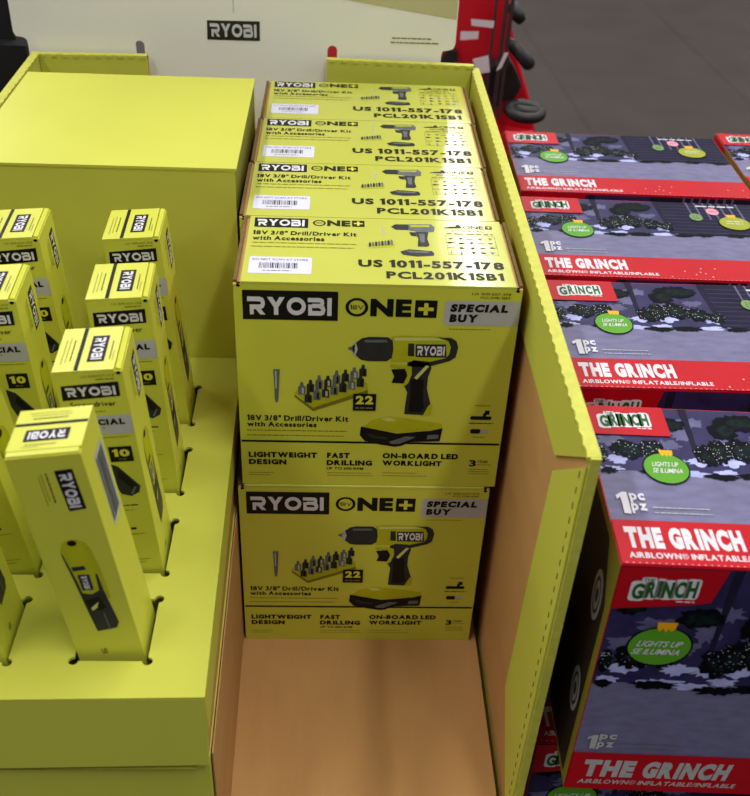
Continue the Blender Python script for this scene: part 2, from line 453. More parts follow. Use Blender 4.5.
# tall block behind the slots
blk = thing('cover_block', 'big blank lime cardboard block behind the slim boxes, left of the drill kits', 'carton', (0, 0, 0))
BX0, BX1, BY0, BY1, BZ = -.288, -.0095, YB+.0005, .440, 1.1665
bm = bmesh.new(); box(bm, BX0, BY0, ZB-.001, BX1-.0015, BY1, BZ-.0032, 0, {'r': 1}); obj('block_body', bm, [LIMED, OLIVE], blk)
bm = bmesh.new(); f_ = box(bm, BX0-.001, BY0-.0008, BZ-.003, BX1, BY1, BZ); bevel(bm, .0008, 2); obj('block_top', bm, LIMED, blk)
bm = bmesh.new(); box(bm, BX0, BY0+.004, ZF, BX1-.004, BY1, ZB-.0012); obj('block_base', bm, KRAFT, blk)

# ------------------------------------------------------------------ drill kit boxes
DG = 'drill kit boxes in the tray'
drill = thing('drill_kit_box', 'x', 'box', (0, 0, Z0), group=DG)
bm = bmesh.new()
box(bm, 0, 0, 0, BW, BD-.0006, BH-.003, 0, {'l': 1, 'r': 1, 't': 1})
obj('carton_body', bm, [LIME, KRAFT], drill)
bm = bmesh.new(); box(bm, .0068, 0, BH-.0029, BW-.0062, BD-.0006, BH); bevel(bm, .0010, 2)
lid = obj('lid_panel', bm, LIMELID, drill)
# raw corrugated rims left and right of the lid
for s, x0, x1 in ((0, 0, .0032), (1, BW-.0030, BW)):
    bm = bmesh.new(); box(bm, x0, .0036, BH-.0029, x1, BD-.0008, BH-.0004)
    obj('corrugated_rim', bm, KRAFTEDGE, drill)
for x in (.0045, BW-.0045):
    bm = bmesh.new()  # flat discs on lid and front, the hole's darkness put into their colour
    v = [bm.verts.new((x+.0019*math.cos(t), .0022+.0019*math.sin(t), BH-.0027)) for t in [i*2*PI/14 for i in range(14)]]; bm.faces.new(v)
    v = [bm.verts.new((x+.0019*math.cos(t), -.0002, BH-.0042+.0016*math.sin(t))) for t in [i*2*PI/14 for i in range(14)]]; bm.faces.new(v[::1])
    obj('corner_hole_shade', bm, HOLESHADE, drill)

def front(): return Art((0, 0, 0), (1, 0, 0), (0, 0, 1))
def topf(): return Art((0, 0, BH), (1, 0, 0), (0, 1, 0))
a = front(); a.rect(8, 206, 97.5, 238, BLACK); a.logo(12.5, 211.5, 91.5, 231, WHITE, 1)
a.build('logo_badge', drill)
a = front()
a.ring(115.2, 221.6, 10.8, 10.2, 3.2, 2.7, BLACK, 0); a.text('18V', 108.8, 219, 121.6, 224.4, TXT, 1, .0)
a.text('NE', 128, 212, 166.8, 231.4, BLACK, 1, .06)
a.rect(170, 211.5, 191, 230.8, BLACK, 0); a.rect(178.6, 214.5, 182.4, 227.8, LIMESH, 1); a.rect(173.2, 219.3, 187.8, 223, LIMESH, 1)
a.build('range_badge', drill)
a = front()
a.poly([(201, 203.8), (263, 203.8), (263, 231), (201, 231), (199, 230.2), (198, 228), (198, 206.8), (199, 204.6)], SILVER, 0); a.rect(263, 203.8, 269.4, 231, SILVER, 0)
a.text('SPECIAL', 203.8, 218.7, 258.8, 227.6, BLACK, 1, .075, shear=.02); a.text('BUY', 203.8, 207.2, 230.8, 216.2, BLACK, 1, .075, shear=.03)
a.build('offer_badge', drill)
# drill picture
a = front()
a.poly([(108.1, 176.2), (112.5, 177.8), (114.5, 181), (114.5, 168), (112.5, 172.4), (108.1, 173.8)], MGREY, 1)
a.ell(116, 174.6, 3.6, 9.5, LGREY, 1, 20)
a.poly([(115.5, 182), (121, 187.2), (128, 189), (146, 189), (151, 185), (152, 175), (151, 165), (146, 161), (128, 160.6), (121, 162), (115.5, 167.5), (117.5, 174.5)], DGREY, 2)
a.poly([(124, 185.5), (145, 186), (146, 183), (124, 182.5)], MGREY, 3)
a.poly([(149, 189.5), (160, 191), (195.8, 190.8), (206, 188), (209, 178), (206, 166), (188, 160), (170, 161), (150, 160.5), (152, 175)], LIMEART, 1)
a.poly([(152, 188.8), (200, 189.4), (203, 186.4), (153, 185)], LIMEHI, 2)
a.poly([(193, 189.6), (207, 189.6), (212.6, 186), (214.8, 178.6), (213.2, 167), (208, 162.6), (186, 155), (168, 155), (166, 159.5), (172, 162.5), (184, 160), (204, 166), (207, 171), (207.6, 179), (204.6, 186)], DGREY, 2)
a.poly([(166, 182.3), (171.8, 182.3), (172.6, 167.2), (166.4, 167.6)], DGREY, 2)
a.poly([(173.2, 181.4), (202.8, 182), (204.4, 166.4), (174, 166.6)], DGREY, 2); a.logo(175, 168.6, 202, 179.6, WHITE, 3)
a.poly([(165.4, 156), (172.3, 163), (187, 161.6), (190.6, 154), (188, 143), (187.8, 129), (190, 120), (192.8, 110.3), (189, 101), (186, 95.5), (167, 96.4), (167.4, 110), (168.4, 124), (164, 133), (168.6, 144)], DGREY, 2)
a.poly([(171, 140), (184, 140), (184.6, 120), (186.5, 104), (183, 99), (171, 100), (171.6, 120)], BLACK, 3)
a.poly([(151, 151.4), (164, 152.4), (168, 144.3), (165, 134.4), (152, 135.2), (154.4, 143)], BLACK, 2)
a.poly([(164, 157), (171, 155), (171.6, 146), (168.6, 135), (165, 131.5), (163.6, 133.4), (167.4, 144), (165.4, 152.6), (150, 154), (150, 158)], LIMEART, 4)
a.poly([(174.2, 142), (185, 157), (188.4, 156.2), (177, 139.8)], LIMEHI, 4)
a.poly([(186.2, 95.6), (191, 108), (195, 111), (194, 96)], LIMEART, 3)
a.build('drill_picture', drill)
a = front()
a.poly([(124.5, 76.6), (134, 88), (151.9, 93.2), (170, 91), (206, 84.6), (208, 76), (160.7, 68)], LIMEART, 1)
a.poly([(143, 90), (152, 92.2), (160, 88), (150, 86.4)], LIMEHI, 2)
a.poly([(123.6, 79.5), (122.6, 68.5), (128, 60.8), (145, 56), (159.6, 53.4), (166, 54.6), (174.8, 60), (205.8, 61.6), (207.6, 79.2), (196, 75.5), (160.7, 71)], BLACK, 2)
a.poly([(153, 60), (156, 57.4), (163, 57.2), (176, 64), (180, 67), (170, 67.6)], MGREY, 3); a.poly([(192, 64), (204, 65.4), (204, 70.6), (193, 69.8)], MGREY, 3)
a.poly([(128, 72), (140, 68), (152, 66), (150, 63), (134, 65)], DGREY, 3)
a.build('battery_picture', drill)
a = front()
a.poly([(56, 121), (74.4, 102.6), (129, 126), (128, 134), (112, 142), (62, 128)], LIMEART, 0)
a.poly([(56, 119), (74.4, 102.4), (74.4, 98), (56, 115.6)], OLIVE, 1); a.poly([(74.4, 102.4), (129, 126), (129, 121), (74.4, 98)], OLIVE, 1)
for row in range(2):
    for i in range(8):
        u = 59.5+i*8.6+row*6.5; v = 119+i*3.4-row*9.5
        h = 15+random.uniform(-2, 2)
        if row == 1 and i == 7: continue
        a.poly([(u, v), (u+7.2, v-.6), (u+7.2, v+h*.62), (u+5.4, v+h*.7), (u+5, v+h), (u+2.4, v+h), (u+1.8, v+h*.7), (u, v+h*.62)], (DGREY if (i+row) % 2 else MGREY), 2+row*2)
        a.rect(u+3.6, v+1, u+5.6, v+h*.55, LGREY if (i+row) % 3 == 0 else BLACK, 3+row*2)
a.poly([(35.2, 149), (41.6, 149.2), (40.6, 128), (40, 113), (38.9, 108.6), (37, 108.6), (36.2, 113), (36, 128)], MGREY, 1); a.rect(37, 126, 38.4, 147, LGREY, 2)
a.build('bit_set_picture', drill)
a = front()
a.rect(114.6, 100.2, 137.6, 121.4, BLACK, 6); a.text('22', 117.2, 108.4, 134.8, 119, LIMESH, 7, .05); a.fine(117, 102.4, 135, 105, OLIVE, 7)
a.build('count_badge', drill)
a = front()
a.text('US 1011-557-178', 222.7, 237.7, 259.3, 240.2, TXT, 1, 0); a.text('PCL201K1SB1', 231, 233.7, 258.6, 236.3, TXT, 1, 0)
a.fine(204, 198.9, 244, 200.2, TXTF)
a.build('code_lettering', drill)
a = front()
a.text('18V 3/8" Drill/Driver Kit', 7.8, 85.2, 110.5, 92.6, TXT, 1, .04); a.text('with Accessories', 7.4, 77.5, 78.2, 83.8, TXT, 1, .04)
a.fine(7, 71.8, 109.5, 73.6, TXTF); a.fine(6.9, 65.4, 106.5, 67.2, TXTF)
a.build('name_lettering', drill)
a = front(); a.rect(1, 57, 268.6, 59.6, BLACK, 0); a.build('divider_line', drill)
a = front()
a.text('LIGHTWEIGHT', 7.7, 36.6, 78.8, 44, BLACK, 1, .06); a.text('DESIGN', 7.6, 27, 46.9, 34.2, BLACK, 1, .06)
a.fine(7.2, 15.2, 33.5, 16.4, TXTF); a.fine(7.2, 12, 30, 13.2, TXTF)
a.build('feature_lettering', drill)
a = front()
a.text('FAST', 89.2, 36.8, 112.8, 44.2, BLACK, 1, .06); a.text('DRILLING', 89, 27, 136.9, 34.2, BLACK, 1, .06); a.text('UP TO 600 RPM', 89, 21, 127.6, 24.6, BLACK, 1, .02)
a.fine(89.5, 16, 136, 17.3, TXTF); a.fine(89.5, 12.6, 138.5, 13.8, TXTF)
a.build('feature_lettering', drill)
a = front()
a.text('ON-BOARD LED', 147.3, 37.4, 227, 44.8, BLACK, 1, .06); a.text('WORKLIGHT', 147.5, 27.6, 210.3, 34.8, BLACK, 1, .06)
a.fine(148, 17, 185, 18.2, TXTF); a.fine(148, 13, 196, 14.2, TXTF)
a.build('feature_lettering', drill)
a = front()
a.text('3', 239.5, 28, 246.6, 36.8, BLACK, 1, .04); a.text('YEAR', 248, 33, 259, 36.6, TXT, 1, .01); a.fine(248, 30, 263, 31.2, TXTF)
a.fine(240, 23.4, 260, 24.8, TXTF); a.fine(240, 20.4, 262, 21.6, TXTF); a.fine(240, 17.4, 261, 18.6, TXTF)
a.build('warranty_mark', drill)
a = front()
a.fine(238, 107.6, 254, 109.4, TXTF); a.rrect(234.8, 90.4, 256.6, 95, 1.6, BLACK, 0); a.rect(247.6, 94.8, 251, 99, BLACK, 0); a.rect(249, 97, 253.8, 102.4, BLACK, 0); a.fine(233.8, 85, 259, 86.9, TXT)
a.rrect(236.5, 72.4, 247, 78.4, 2, BLACK, 0); a.rrect(246, 72.8, 254.8, 78, 2, LGREY, 0); a.fine(240, 67, 252.5, 68.6, TXTF)
a.build('battery_icon', drill)
# lid printing
a = topf(); a.poly([(11.6, 130.6), (66, 130.6), (66.2, 110), (12, 110)], BLACK); a.logo(14.5, 113, 62.5, 127.2, WHITE, 1)
a.build('logo_badge', lid)
a = topf()
a.ring(77.4, 121.6, 6.6, 6.6, 2, 1.8, TXT, 0); a.fine(74, 120.6, 81, 122.6, TXT); a.text('NE', 85.4, 115.2, 109.2, 128.2, TXT, 1, .05)
a.rect(110.8, 115.2, 123.6, 128.8, TXT, 0); a.rect(116, 117.4, 118.4, 126.6, LIMESH, 1); a.rect(112.8, 120.9, 121.6, 123.2, LIMESH, 1)
a.build('range_badge', lid)
a = topf()
a.text('18V 3/8" Drill/Driver Kit', 11.6, 93.6, 115.2, 102.4, TXT, 1, .035); a.text('with Accessories', 12, 82, 83, 90.8, TXT, 1, .035)
a.fine(12.6, 75.6, 114.5, 78, TXTF); a.fine(11.8, 67.6, 112.4, 70, TXTF)
a.build('name_lettering', lid)
a = topf()
a.text('US 1011-557-178', 116.2, 32, 256.5, 47.2, TXT, 1, .045); a.text('PCL201K1SB1', 142.4, 10.8, 253.8, 25.2, TXT, 1, .045)
a.build('code_lettering', lid)
a = topf()
a.rrect(12.2, 15.7, 71.8, 48, 2, STICK, 0); a.text('DO NOT SCAN AT STORE', 15, 40.6, 68, 44.4, DGREY, 1, 0)
u = 22.
while u < 58:
    w = random.choice((.5, .5, .9, 1.4)); a.rect(u, 25.6, u+w, 36.4, DGREY, 1); u += w+random.choice((.5, .7, 1.1))
a.fine(26, 20, 53, 22.2, MGREY)
a.build('barcode_label', lid)
a = topf()
a.rect(141.8, 98, 143.2, 118.8, LGREY, 0)
a.poly([(124.8, 76.5), (128, 70), (152, 74), (153, 82), (147, 86), (130, 80)], LIMEART, 0)
for i in range(8): a.poly([(127+i*3.1, 73+i*.6), (129.4+i*3.1, 73+i*.6), (129.4+i*3.1, 80+i*.9), (128.2+i*3.1, 83+i*.9), (127+i*3.1, 80+i*.9)], MGREY if i % 2 else DGREY, 1)
a.poly([(150.5, 117), (155, 122.8), (168, 123), (170, 117), (168, 110.6), (155, 110.8)], DGREY, 1)
a.poly([(168.5, 123.6), (192, 124.6), (195.4, 118), (194, 108), (182, 106.6), (168.5, 110)], MGREY, 1); a.poly([(170, 121.4), (190, 122.4), (190, 118), (171, 117)], LIMEART, 2)
a.poly([(175, 107), (188, 107), (186, 92), (187.6, 79), (184.6, 75.4), (175.4, 76), (177, 92)], DGREY, 1); a.poly([(168.6, 106), (175, 106), (176, 97), (170, 98.6)], DGREY, 1); a.poly([(178, 103), (184, 103), (183, 84), (179, 84)], MGREY, 2)
a.poly([(157.4, 64), (166, 69.4), (189, 66.8), (191, 62), (190, 57.4), (173, 55), (160, 58)], DGREY, 1); a.poly([(163, 66.8), (187, 65.4), (184, 62), (166, 62.6)], MGREY, 2)
a.build('product_picture', lid)
a = topf()
for (u0, v0, u1, v1) in ((204.8, 100.6, 254.8, 101.1), (204.8, 60.6, 254.8, 61.1), (204.8, 60.6, 205.3, 101.1), (254.3, 60.6, 254.8, 101.1)): a.rect(u0, v0, u1, v1, TXTF, 0)
a.poly([(205, 118), (212, 121), (217, 121), (218, 125), (221, 125), (222.6, 120.6), (224, 117.4), (205, 116.6)], DGREY, 0)
a.ring(228.2, 119.6, 3.6, 3.6, 1.1, 1.1, TXT, 0); a.text('NE', 232.4, 116.2, 245.4, 123.2, TXT, 1, .01); a.rect(247.4, 116.2, 254.4, 123.4, TXT, 0); a.rect(250.2, 117.4, 251.5, 122.2, LIMESH, 1); a.rect(248.6, 119.2, 253.2, 120.4, LIMESH, 1)
a.text('POWERS ALL', 212.4, 109.2, 246.8, 113.6, TXT, 1, .0); a.fine(206, 103.4, 254, 106.6, TXTF)
for r_ in range(4):
    for c_ in range(5):
        u = 209+c_*10+random.uniform(-1, 1); v = 94.5-r_*9.4+random.uniform(-1, 1)
        q = random.random(); m_ = random.choice((DGREY, TXT, TXTF, MGREY))
        if q < .3: a.poly([(u-2.2, v+1.4), (u+2.6, v+1.6), (u+2.6, v-.6), (u+.8, v-.6), (u+.6, v-3), (u-1, v-3), (u-.8, v-.4), (u-2.2, v-.4)], m_, 0)
        elif q < .55: a.rrect(u-4, v-.6, u+4, v+.8, .5, m_, 0)
        elif q < .75: a.rect(u-.4, v-3.4, u+.5, v+3.4, m_, 0); a.rect(u-1.2, v-3.6, u+1.4, v-2.2, m_, 0)
        else: a.ell(u, v, 2.6, 1.8, m_, 0, 12); a.rect(u, v, u+4.6, v+.9, m_, 0)
a.build('tool_chart', lid)

dl = [(-.0000, 0, Z0, 'lime drill kit box at the front, its printed front showing above the lower box'),
      (-.0052, BD+.0004, Z0, 'lime drill kit box second from the front of the top row, only its lid showing'),
      (-.0036, 2*(BD+.0004), Z0, 'lime drill kit box third from the front of the top row'),
      (-.0018, 3*(BD+.0004), Z0, 'lime drill kit box last in the top row, against the rear lime flap'),
      (-.0050, -.0022, ZF+.0002, 'lime drill kit box standing on the kraft tray floor, under the front box')]
for i, (x, y, z, L) in enumerate(dl):
    r = drill if i == 0 else copy_thing(drill)
    r.location = (x, y, z); r['label'] = L

bm = bmesh.new(); box(bm, -.004, BD+.004, ZF+.0003, .264, 4*BD+.01, Z0-.0006)
obj('rear_riser', bm, KRAFT, tray)

# ------------------------------------------------------------------ slim tool boxes
SW, SD, SH, SZ = .0535, .0615, .3060, ZB+.0012
TOPV = SH*1000
def face(k):
    h = SW/2, SD/2
    return [Art((-h[0], -h[1], 0), (1, 0, 0), (0, 0, 1)), Art((h[0], -h[1], 0), (0, 1, 0), (0, 0, 1)),
            Art((h[0], h[1], 0), (-1, 0, 0), (0, 0, 1)), Art((-h[0], h[1], 0), (0, -1, 0), (0, 0, 1)),
            Art((-h[0], -h[1], SH), (1, 0, 0), (0, 1, 0))][k]
SG = 'slim tool boxes in the slotted insert'
slim = thing('slim_tool_box', 'x', 'box', (0, 0, 0), group=SG)
bm = bmesh.new(); box(bm, -SW/2, -SD/2, 0, SW/2, SD/2, SH-.0022); bevel(bm, .0007, 2); obj('carton_body', bm, LIME, slim)
bm = bmesh.new(); box(bm, -SW/2, -SD/2, SH-.0020, SW/2-.0062, SD/2, SH); bevel(bm, .0006, 2); tf = obj('top_flap', bm, LIME, slim)
bm = bmesh.new(); prism(bm, [(SW/2-.0052, -SD/2+.0012, SH-.0022), (SW/2-.0006, -SD/2+.0012, SH-.0022), (SW/2-.0010, -SD/2+.0012, SH-.0006), (SW/2-.0048, -SD/2+.0012, SH+.0004)], (0, SD-.0024, 0)); obj('tuck_flap', bm, LIME, slim)
bm = bmesh.new()  # flat disc, its black colour stands for shade in the corner hole
v = [bm.verts.new((SW/2-.0034+.0018*math.cos(t), -SD/2-.0002, SH-.0036+.0016*math.sin(t))) for t in [i*2*PI/12 for i in range(12)]]; bm.faces.new(v)
obj('corner_hole_shade', bm, HOLESHADE, slim)
T = TOPV
a = face(0); a.poly([(4.2, T-13.5), (48.8, T-11.6), (48.2, T-25.6), (3.2, T-27.6)], BLACK, 0); a.logo(7, T-24, 45.4, T-15.4, WHITE, 1)
a.build('logo_badge', slim)
a = face(0)
a.text('US 1011-557-178', 21, T-6.6, 46.6, T-4.4, TXTF, 1, 0); a.fine(32, T-9.6, 46.6, T-7.8, TXTF)
a.build('code_lettering', slim)
a = face(0)
a.text('Screwdriver', 8, T-34.6, 43.6, T-29.6, TXT, 1, .01); a.fine(8, T-40.4, 34, T-38.8, TXTF)
a.build('name_lettering', slim)
a = face(0); a.fine(20, T-66.6, 48, T-65.2, TXTF); a.build('fine_lettering', slim)
a = face(0)
a.fine(10, T-141, 44, T-139, TXT); a.fine(10, T-146, 40, T-144.8, TXTF); a.build('fine_lettering', slim)
a = face(0)
a.fine(20, T-169, 38, T-165, TXT); a.fine(20, T-174.4, 44, T-173, TXTF); a.build('fine_lettering', slim)
a = face(0)
a.fine(22, T-205, 44, T-203.8, TXTF); a.fine(18, T-208.8, 40, T-207.6, TXTF)
a.build('fine_lettering', slim)
a = face(0); a.rrect(8, T-63, SW*1000-.4, T-43.8, 1.5, SILVER, 0); a.text('SPECIAL', 11, T-53.4, 47.4, T-47.2, BLACK, 1, .07)
a.rect(29.6, T-56.6, 30.6, T-55.4, BLACK, 1)
a.build('offer_badge', slim)
a = face(0); a.rect(29.4, T-92, 48.2, T-76, BLACK, 0); a.text('10', 32, T-86.6, 45.8, T-78.6, LIMESH, 1, .05); a.fine(36, T-90, 42, T-88.4, OLIVE, 1)
a.build('count_badge', slim)
a = face(0); a.poly([(26, T-92.6), (34, T-97), (49, T-119), (47, T-126), (40, T-130), (32, T-127), (27, T-112)], DGREY, 0); a.poly([(34, T-100), (46, T-118), (42, T-122), (32, T-108)], BLACK, 1); a.poly([(40, T-127), (44, T-119), (45.4, T-120), (41.6, T-128)], MGREY, 2)
a.build('tool_picture', slim)
# right face: sideways badge and full tool picture
q = SD*1000
a = face(1); a.poly([(q-25.5, T-16), (q-10.4, T-15.2), (q-9.2, T-54), (q-24, T-55.4)], BLACK, 0); a.logo(q-22.6, T-52, q-12.4, T-19, WHITE, 1, 90)
a.build('logo_badge', slim)
a = face(1); a.vfine(q-33.6, T-46, q-31.8, T-17.5, TXT); a.vfine(q-37.4, T-44, q-36.2, T-18, TXTF); a.vfine(q-40, T-48, q-39, T-20, TXTF)
a.build('side_lettering', slim)
a = face(1)
a.text('US', q-38, T-214.6, q-32.8, T-208.6, TXT, 1, .01)
a.build('side_lettering', slim)
a = face(1)
a.poly([(q-43.4, T-96), (q-40, T-87), (q-34, T-84), (q-26, T-84), (q-20, T-88), (q-17, T-96), (q-14.4, T-118), (q-13.6, T-150), (q-20, T-150), (q-36, T-142), (q-40, T-118)], LIMEART, 0)
a.ell(q-31.3, T-87.6, 4.2, 3, BLACK, 1, 18)
a.poly([(q-39, T-112.6), (q-27.6, T-112.2), (q-26.8, T-116.4), (q-38.4, T-117.2)], DGREY, 1)
a.poly([(q-36, T-121.4), (q-25.6, T-121.8), (q-26, T-139), (q-36, T-139)], DGREY, 1); a.logo(q-33.6, T-137.4, q-28.6, T-123, WHITE, 2, 90)
a.poly([(q-43.6, T-98), (q-42.6, T-98), (q-38, T-128), (q-36.8, T-141.9), (q-29.1, T-144), (q-21.5, T-140), (q-20.4, T-122), (q-18.6, T-122), (q-17.6, T-140), (q-13.6, T-178.3), (q-17.1, T-184.6), (q-35.3, T-187), (q-37.6, T-165), (q-40.4, T-130)], DGREY, 1)
a.poly([(q-36.6, T-150), (q-24, T-147), (q-20, T-160), (q-26, T-163), (q-36, T-160)], BLACK, 2); a.poly([(q-34, T-159.4), (q-25.4, T-152.6), (q-28.4, T-159.6), (q-33, T-162.4)], LIMEHI, 3)
a.poly([(q-24.6, T-166), (q-23.6, T-166), (q-22.6, T-186), (q-24, T-186)], MGREY, 3)
a.build('tool_picture', slim)
# rear face: bar code label ; left face: fine lettering
a = face(2); w = SW*1000
a.rrect(w-30, T-96, w-5, T-26, 1, LGREY, 0)
u = w-28.5
while u < w-7: 
    k_ = random.choice((.8, 1.4, 2.2)); a.rect(u, T-92, u+k_, T-30, DGREY, 1); u += k_+random.choice((.7, 1.2))
a.build('barcode_label', slim)
a = face(3); a.rect(12, T-55, 27, T-16, BLACK, 0); a.logo(14.6, T-52, 24.6, T-19, WHITE, 1, 90); a.vfine(32, T-60, 33.6, T-18, TXTF)
a.build('side_badge', slim)
# top flap
a = face(4); q = SD*1000
a.rect(16.4, 0.4, 19.6, q-.4, BLACK, 0)
a.rect(24.8, 11.5, 38.2, 48.5, BLACK, 0); a.logo(27.2, 14.5, 35.8, 45.5, WHITE, 1, 90)
a.vfine(41.6, 14, 42.8, 40, TXT); a.vfine(44, 12, 45, 26, TXTF); a.vfine(11, 14, 12.4, 44, TXT); a.vfine(7.6, 12, 8.6, 46, TXTF); a.vfine(4.6, 10, 5.6, 44, TXTF)
a.build('flap_print', tf)

HV = ZP-SZ
def place_slim(r, cx, y0, topdx, yaw, topdy=0):
    """stand in the slot at cx / front edge y0, leaning so that the top moves by topdx"""
    ang = math.atan2(topdx, .217)
    rx = math.atan2(topdy, .217)
    r.rotation_euler = (Matrix.Rotation(ang, 3, 'Y') @ Matrix.Rotation(-rx, 3, 'X') @ Matrix.Rotation(yaw, 3, 'Z')).to_euler()
    base = Vector((cx, y0+SD/2, ZP)) - Vector((math.tan(ang)*HV, math.tan(math.atan2(topdy, .217))*HV, HV))
    r.location = base
R_ = math.radians
slimspec = [
    (colR[3], rowsY[3], -.0135, R_(2), 0, 'lime slim tool box farthest back in the right slot column'),
    (colR[2], rowsY[2], -.0095, R_(3), 0, 'lime slim tool box second from the back in the right slot column'),
    (colR[1], rowsY[1], -.0135, R_(2.5), 0, 'lime slim tool box directly behind the turned box in the right slot column'),
    (colR[0]-.0012, rowsY[0], -.0245, R_(-88.5), 0, 'lime slim tool box turned sideways, tool picture facing out and lettering upside down on top'),
    (colL[3], rowsY[3]-.006, -.0120, R_(3), 0, 'lime slim tool box farthest back in the left slot column'),
    (colL[2], rowsY[2]-.008, -.0085, R_(3), 0, 'lime slim tool box second from the back in the left slot column'),
    (colL[1], rowsY[1]-.003, -.0260, R_(2), 0, 'lime slim tool box second from the front in the left slot column'),
    (colL[0], rowsY[0]-.002, -.0220, R_(2), 0, 'lime slim tool box frontmost in the left slot column, mostly out of frame'),
]
for i, (cx, y0, dx, yaw, dy, L) in enumerate(slimspec):
    r = slim if i == 0 else copy_thing(slim)
    if abs(yaw) > 1: r.scale = (1, .87, .985)
    place_slim(r, cx, y0, dx, yaw, dy); r['label'] = L

# ------------------------------------------------------------------ inflatable decoration boxes
GW, GD, GH = .306, .203, .2925
GG = 'red holiday inflatable boxes'
gb = thing('inflatable_box', 'x', 'box', (0, 0, 0), group=GG)
bm = bmesh.new(); box(bm, 0, 0, 0, GW, GD, GH, 0, {'f': 1, 't': 1, 'k': 1}); bevel(bm, .0009, 2); obj('carton_body', bm, [OLIVE, RED], gb)

def lights(a, u0, u1, v0, v1, n, k):
    for _ in range(n):
        u, v = random.uniform(u0, u1), random.uniform(v0, v1); s = random.uniform(.35, .75)
        a.poly([(u-s, v), (u, v-s), (u+s, v), (u, v+s)], random.choice((WHITE, WHITE, WHITE, GLOW, PALEG)), k)

def scene_print(a, u0, u1, v0, v1, hz, sc=1.0):
    """snowy yard with lit shrubs; hz = far edge of the snow"""
    a.rect(u0, v0, u1, hz, SNOW, 0); a.rect(u0, hz, u1, v1, DUSK, 0)
    W = u1-u0; LX = [0]
    for f, w in ((.04, 20), (.19, 26), (.27, 24), (.36, 18), (.52, 26), (.62, 20), (.86, 20)):
        u = u0+f*W
        a.blob(u, hz+random.uniform(-5, 7)*sc, min(w*.7*sc, u-u0), 5*sc, GLOW, 1+f, 24, .5); a.blob(u+8*sc, hz+15*sc, 13*sc, 8*sc, GLOW, 1.02+f, 24, .5)
    for f, dv, ru, rv in ((.06, 40, 16, 9), (.14, 58, 18, 10), (.22, 36, 14, 10), (.27, 52, 12, 12), (.31, 70, 14, 10), (.40, 44, 12, 8), (.50, 48, 14, 9)):
        v = hz+dv*sc
        if v+rv*sc < v1: LX[0] += .02; a.blob(u0+f*W, v, ru*sc, rv*sc, SIDING, 1.3+LX[0], 26, .55)
    # dark house with pale siding at the right, trunk left of it
    a.poly([(u0+.565*W, hz+2*sc), (u1, hz-2*sc), (u1, v1), (u0+.55*W, v1)], HOUSE, 2)
    for i in range(9): a.rect(u0+.575*W, hz+(6+i*9.2)*sc, u1, min(v1, hz+(7.4+i*9.2)*sc), DUSK, 3) if hz+(7.4+i*9.2)*sc < v1 else None
    for i in range(7):
        u = u0+(.69+.035*i)*W; a.rect(u, max(hz+40*sc, v1-46*sc), u+2.2*sc, v1, SIDING, 4)
    a.poly([(u0+.29*W, hz+14*sc), (u0+.30*W, hz+14*sc), (u0+.312*W, v1), (u0+.286*W, v1)], HOUSE, 2)
    # shrubs
    LY = [0]
    sh = ((.02, 22, 15, 13), (.10, 28, 17, 15), (.17, 30, 14, 14), (.33, 24, 15, 17), (.365, 30, 13, 18), (.43, 32, 16, 18), (.50, 26, 14, 15), (.56, 20, 12, 11), (.24, 66, 18, 11), (.46, 72, 26, 14), (.40, 60, 14, 16), (.05, 76, 16, 10))
    for f, dv, ru, rv in sh:
        u, v = u0+f*W, hz+dv*sc
        if v > v1-2: continue
        rv_ = min(rv*sc, (v1-v)); ru_ = min(ru*sc, u1-u, max(2, u-u0)) if (u-ru*sc < u0 or u+ru*sc > u1) else ru*sc
        LY[0] += .03; a.blob(u, v, ru_, rv_, TREE, 5+LY[0], 34, .3); LY[0] += .03; a.blob(u+2, v-1, ru_*.7, rv_*.6, TREEB, 5+LY[0], 26, .45)
        if dv < 50: lights(a, u-ru_*.8, u+ru_*.8, v-rv_*.7, v+rv_*.7, 22, 7)
    LY[0] = 0
    for f, dv, ru in ((.03, -1, 14), (.17, -1, 20), (.345, -5, 18), (.44, -3, 19), (.62, -2, 16), (.70, 0, 14), (.83, 1, 18), (.95, -1, 14)):
        u = u0+f*W; LY[0] += .03; a.blob(u, hz+dv*sc, min(ru*sc, u-u0, u1-u), 5.5*sc, TREE, 6+LY[0], 34, .45)

def wordmark(a, u0, v0, u1, v1, k):
    """puffy uneven green lettering with a pale outline"""
    s = 'GRINCH'; ws = [1.3, 1.05, .42, 1.1, 1.05, 1.1]; tot = sum(ws); u = u0
    H_ = v1-v0; up = [0, .1, .16, .1, .16, .2]; lo = [-.02, .06, .1, .08, .1, .12]; sz = []
    for i, ch in enumerate(s):
        w = (u1-u0)*ws[i]/tot; top_ = v1-H_*(.26-up[i]*.9); bot = v0+H_*lo[i]
        m = H_*.09; g = .22 if ch == 'I' else .1; sz.append((ch, u+w*g, bot, u+w*(1-g), top_)); u += w
    for ch, p, q_, r_, t_ in sz:
        a.rrect(p-m, q_-m, r_+m, t_+m, min(m*1.6, (r_-p)/2), WHITE, k)
    for ch, p, q_, r_, t_ in sz:
        a.text(ch, p, q_, r_, t_, DGREEN, k+2, .045)
    a.rrect(u0+(u1-u0)*.13, v1-H_*.2, u0+(u1-u0)*.34, v1+H_*.02, H_*.05, WHITE, k+1)
    a.text('THE', u0+(u1-u0)*.15, v1-H_*.16, u0+(u1-u0)*.32, v1-H_*.02, DGREEN, k+2, .02)
    a.fine(u1-(u1-u0)*.28, v0-H_*.12, u1, v0-H_*.02, WHITE, k+2)

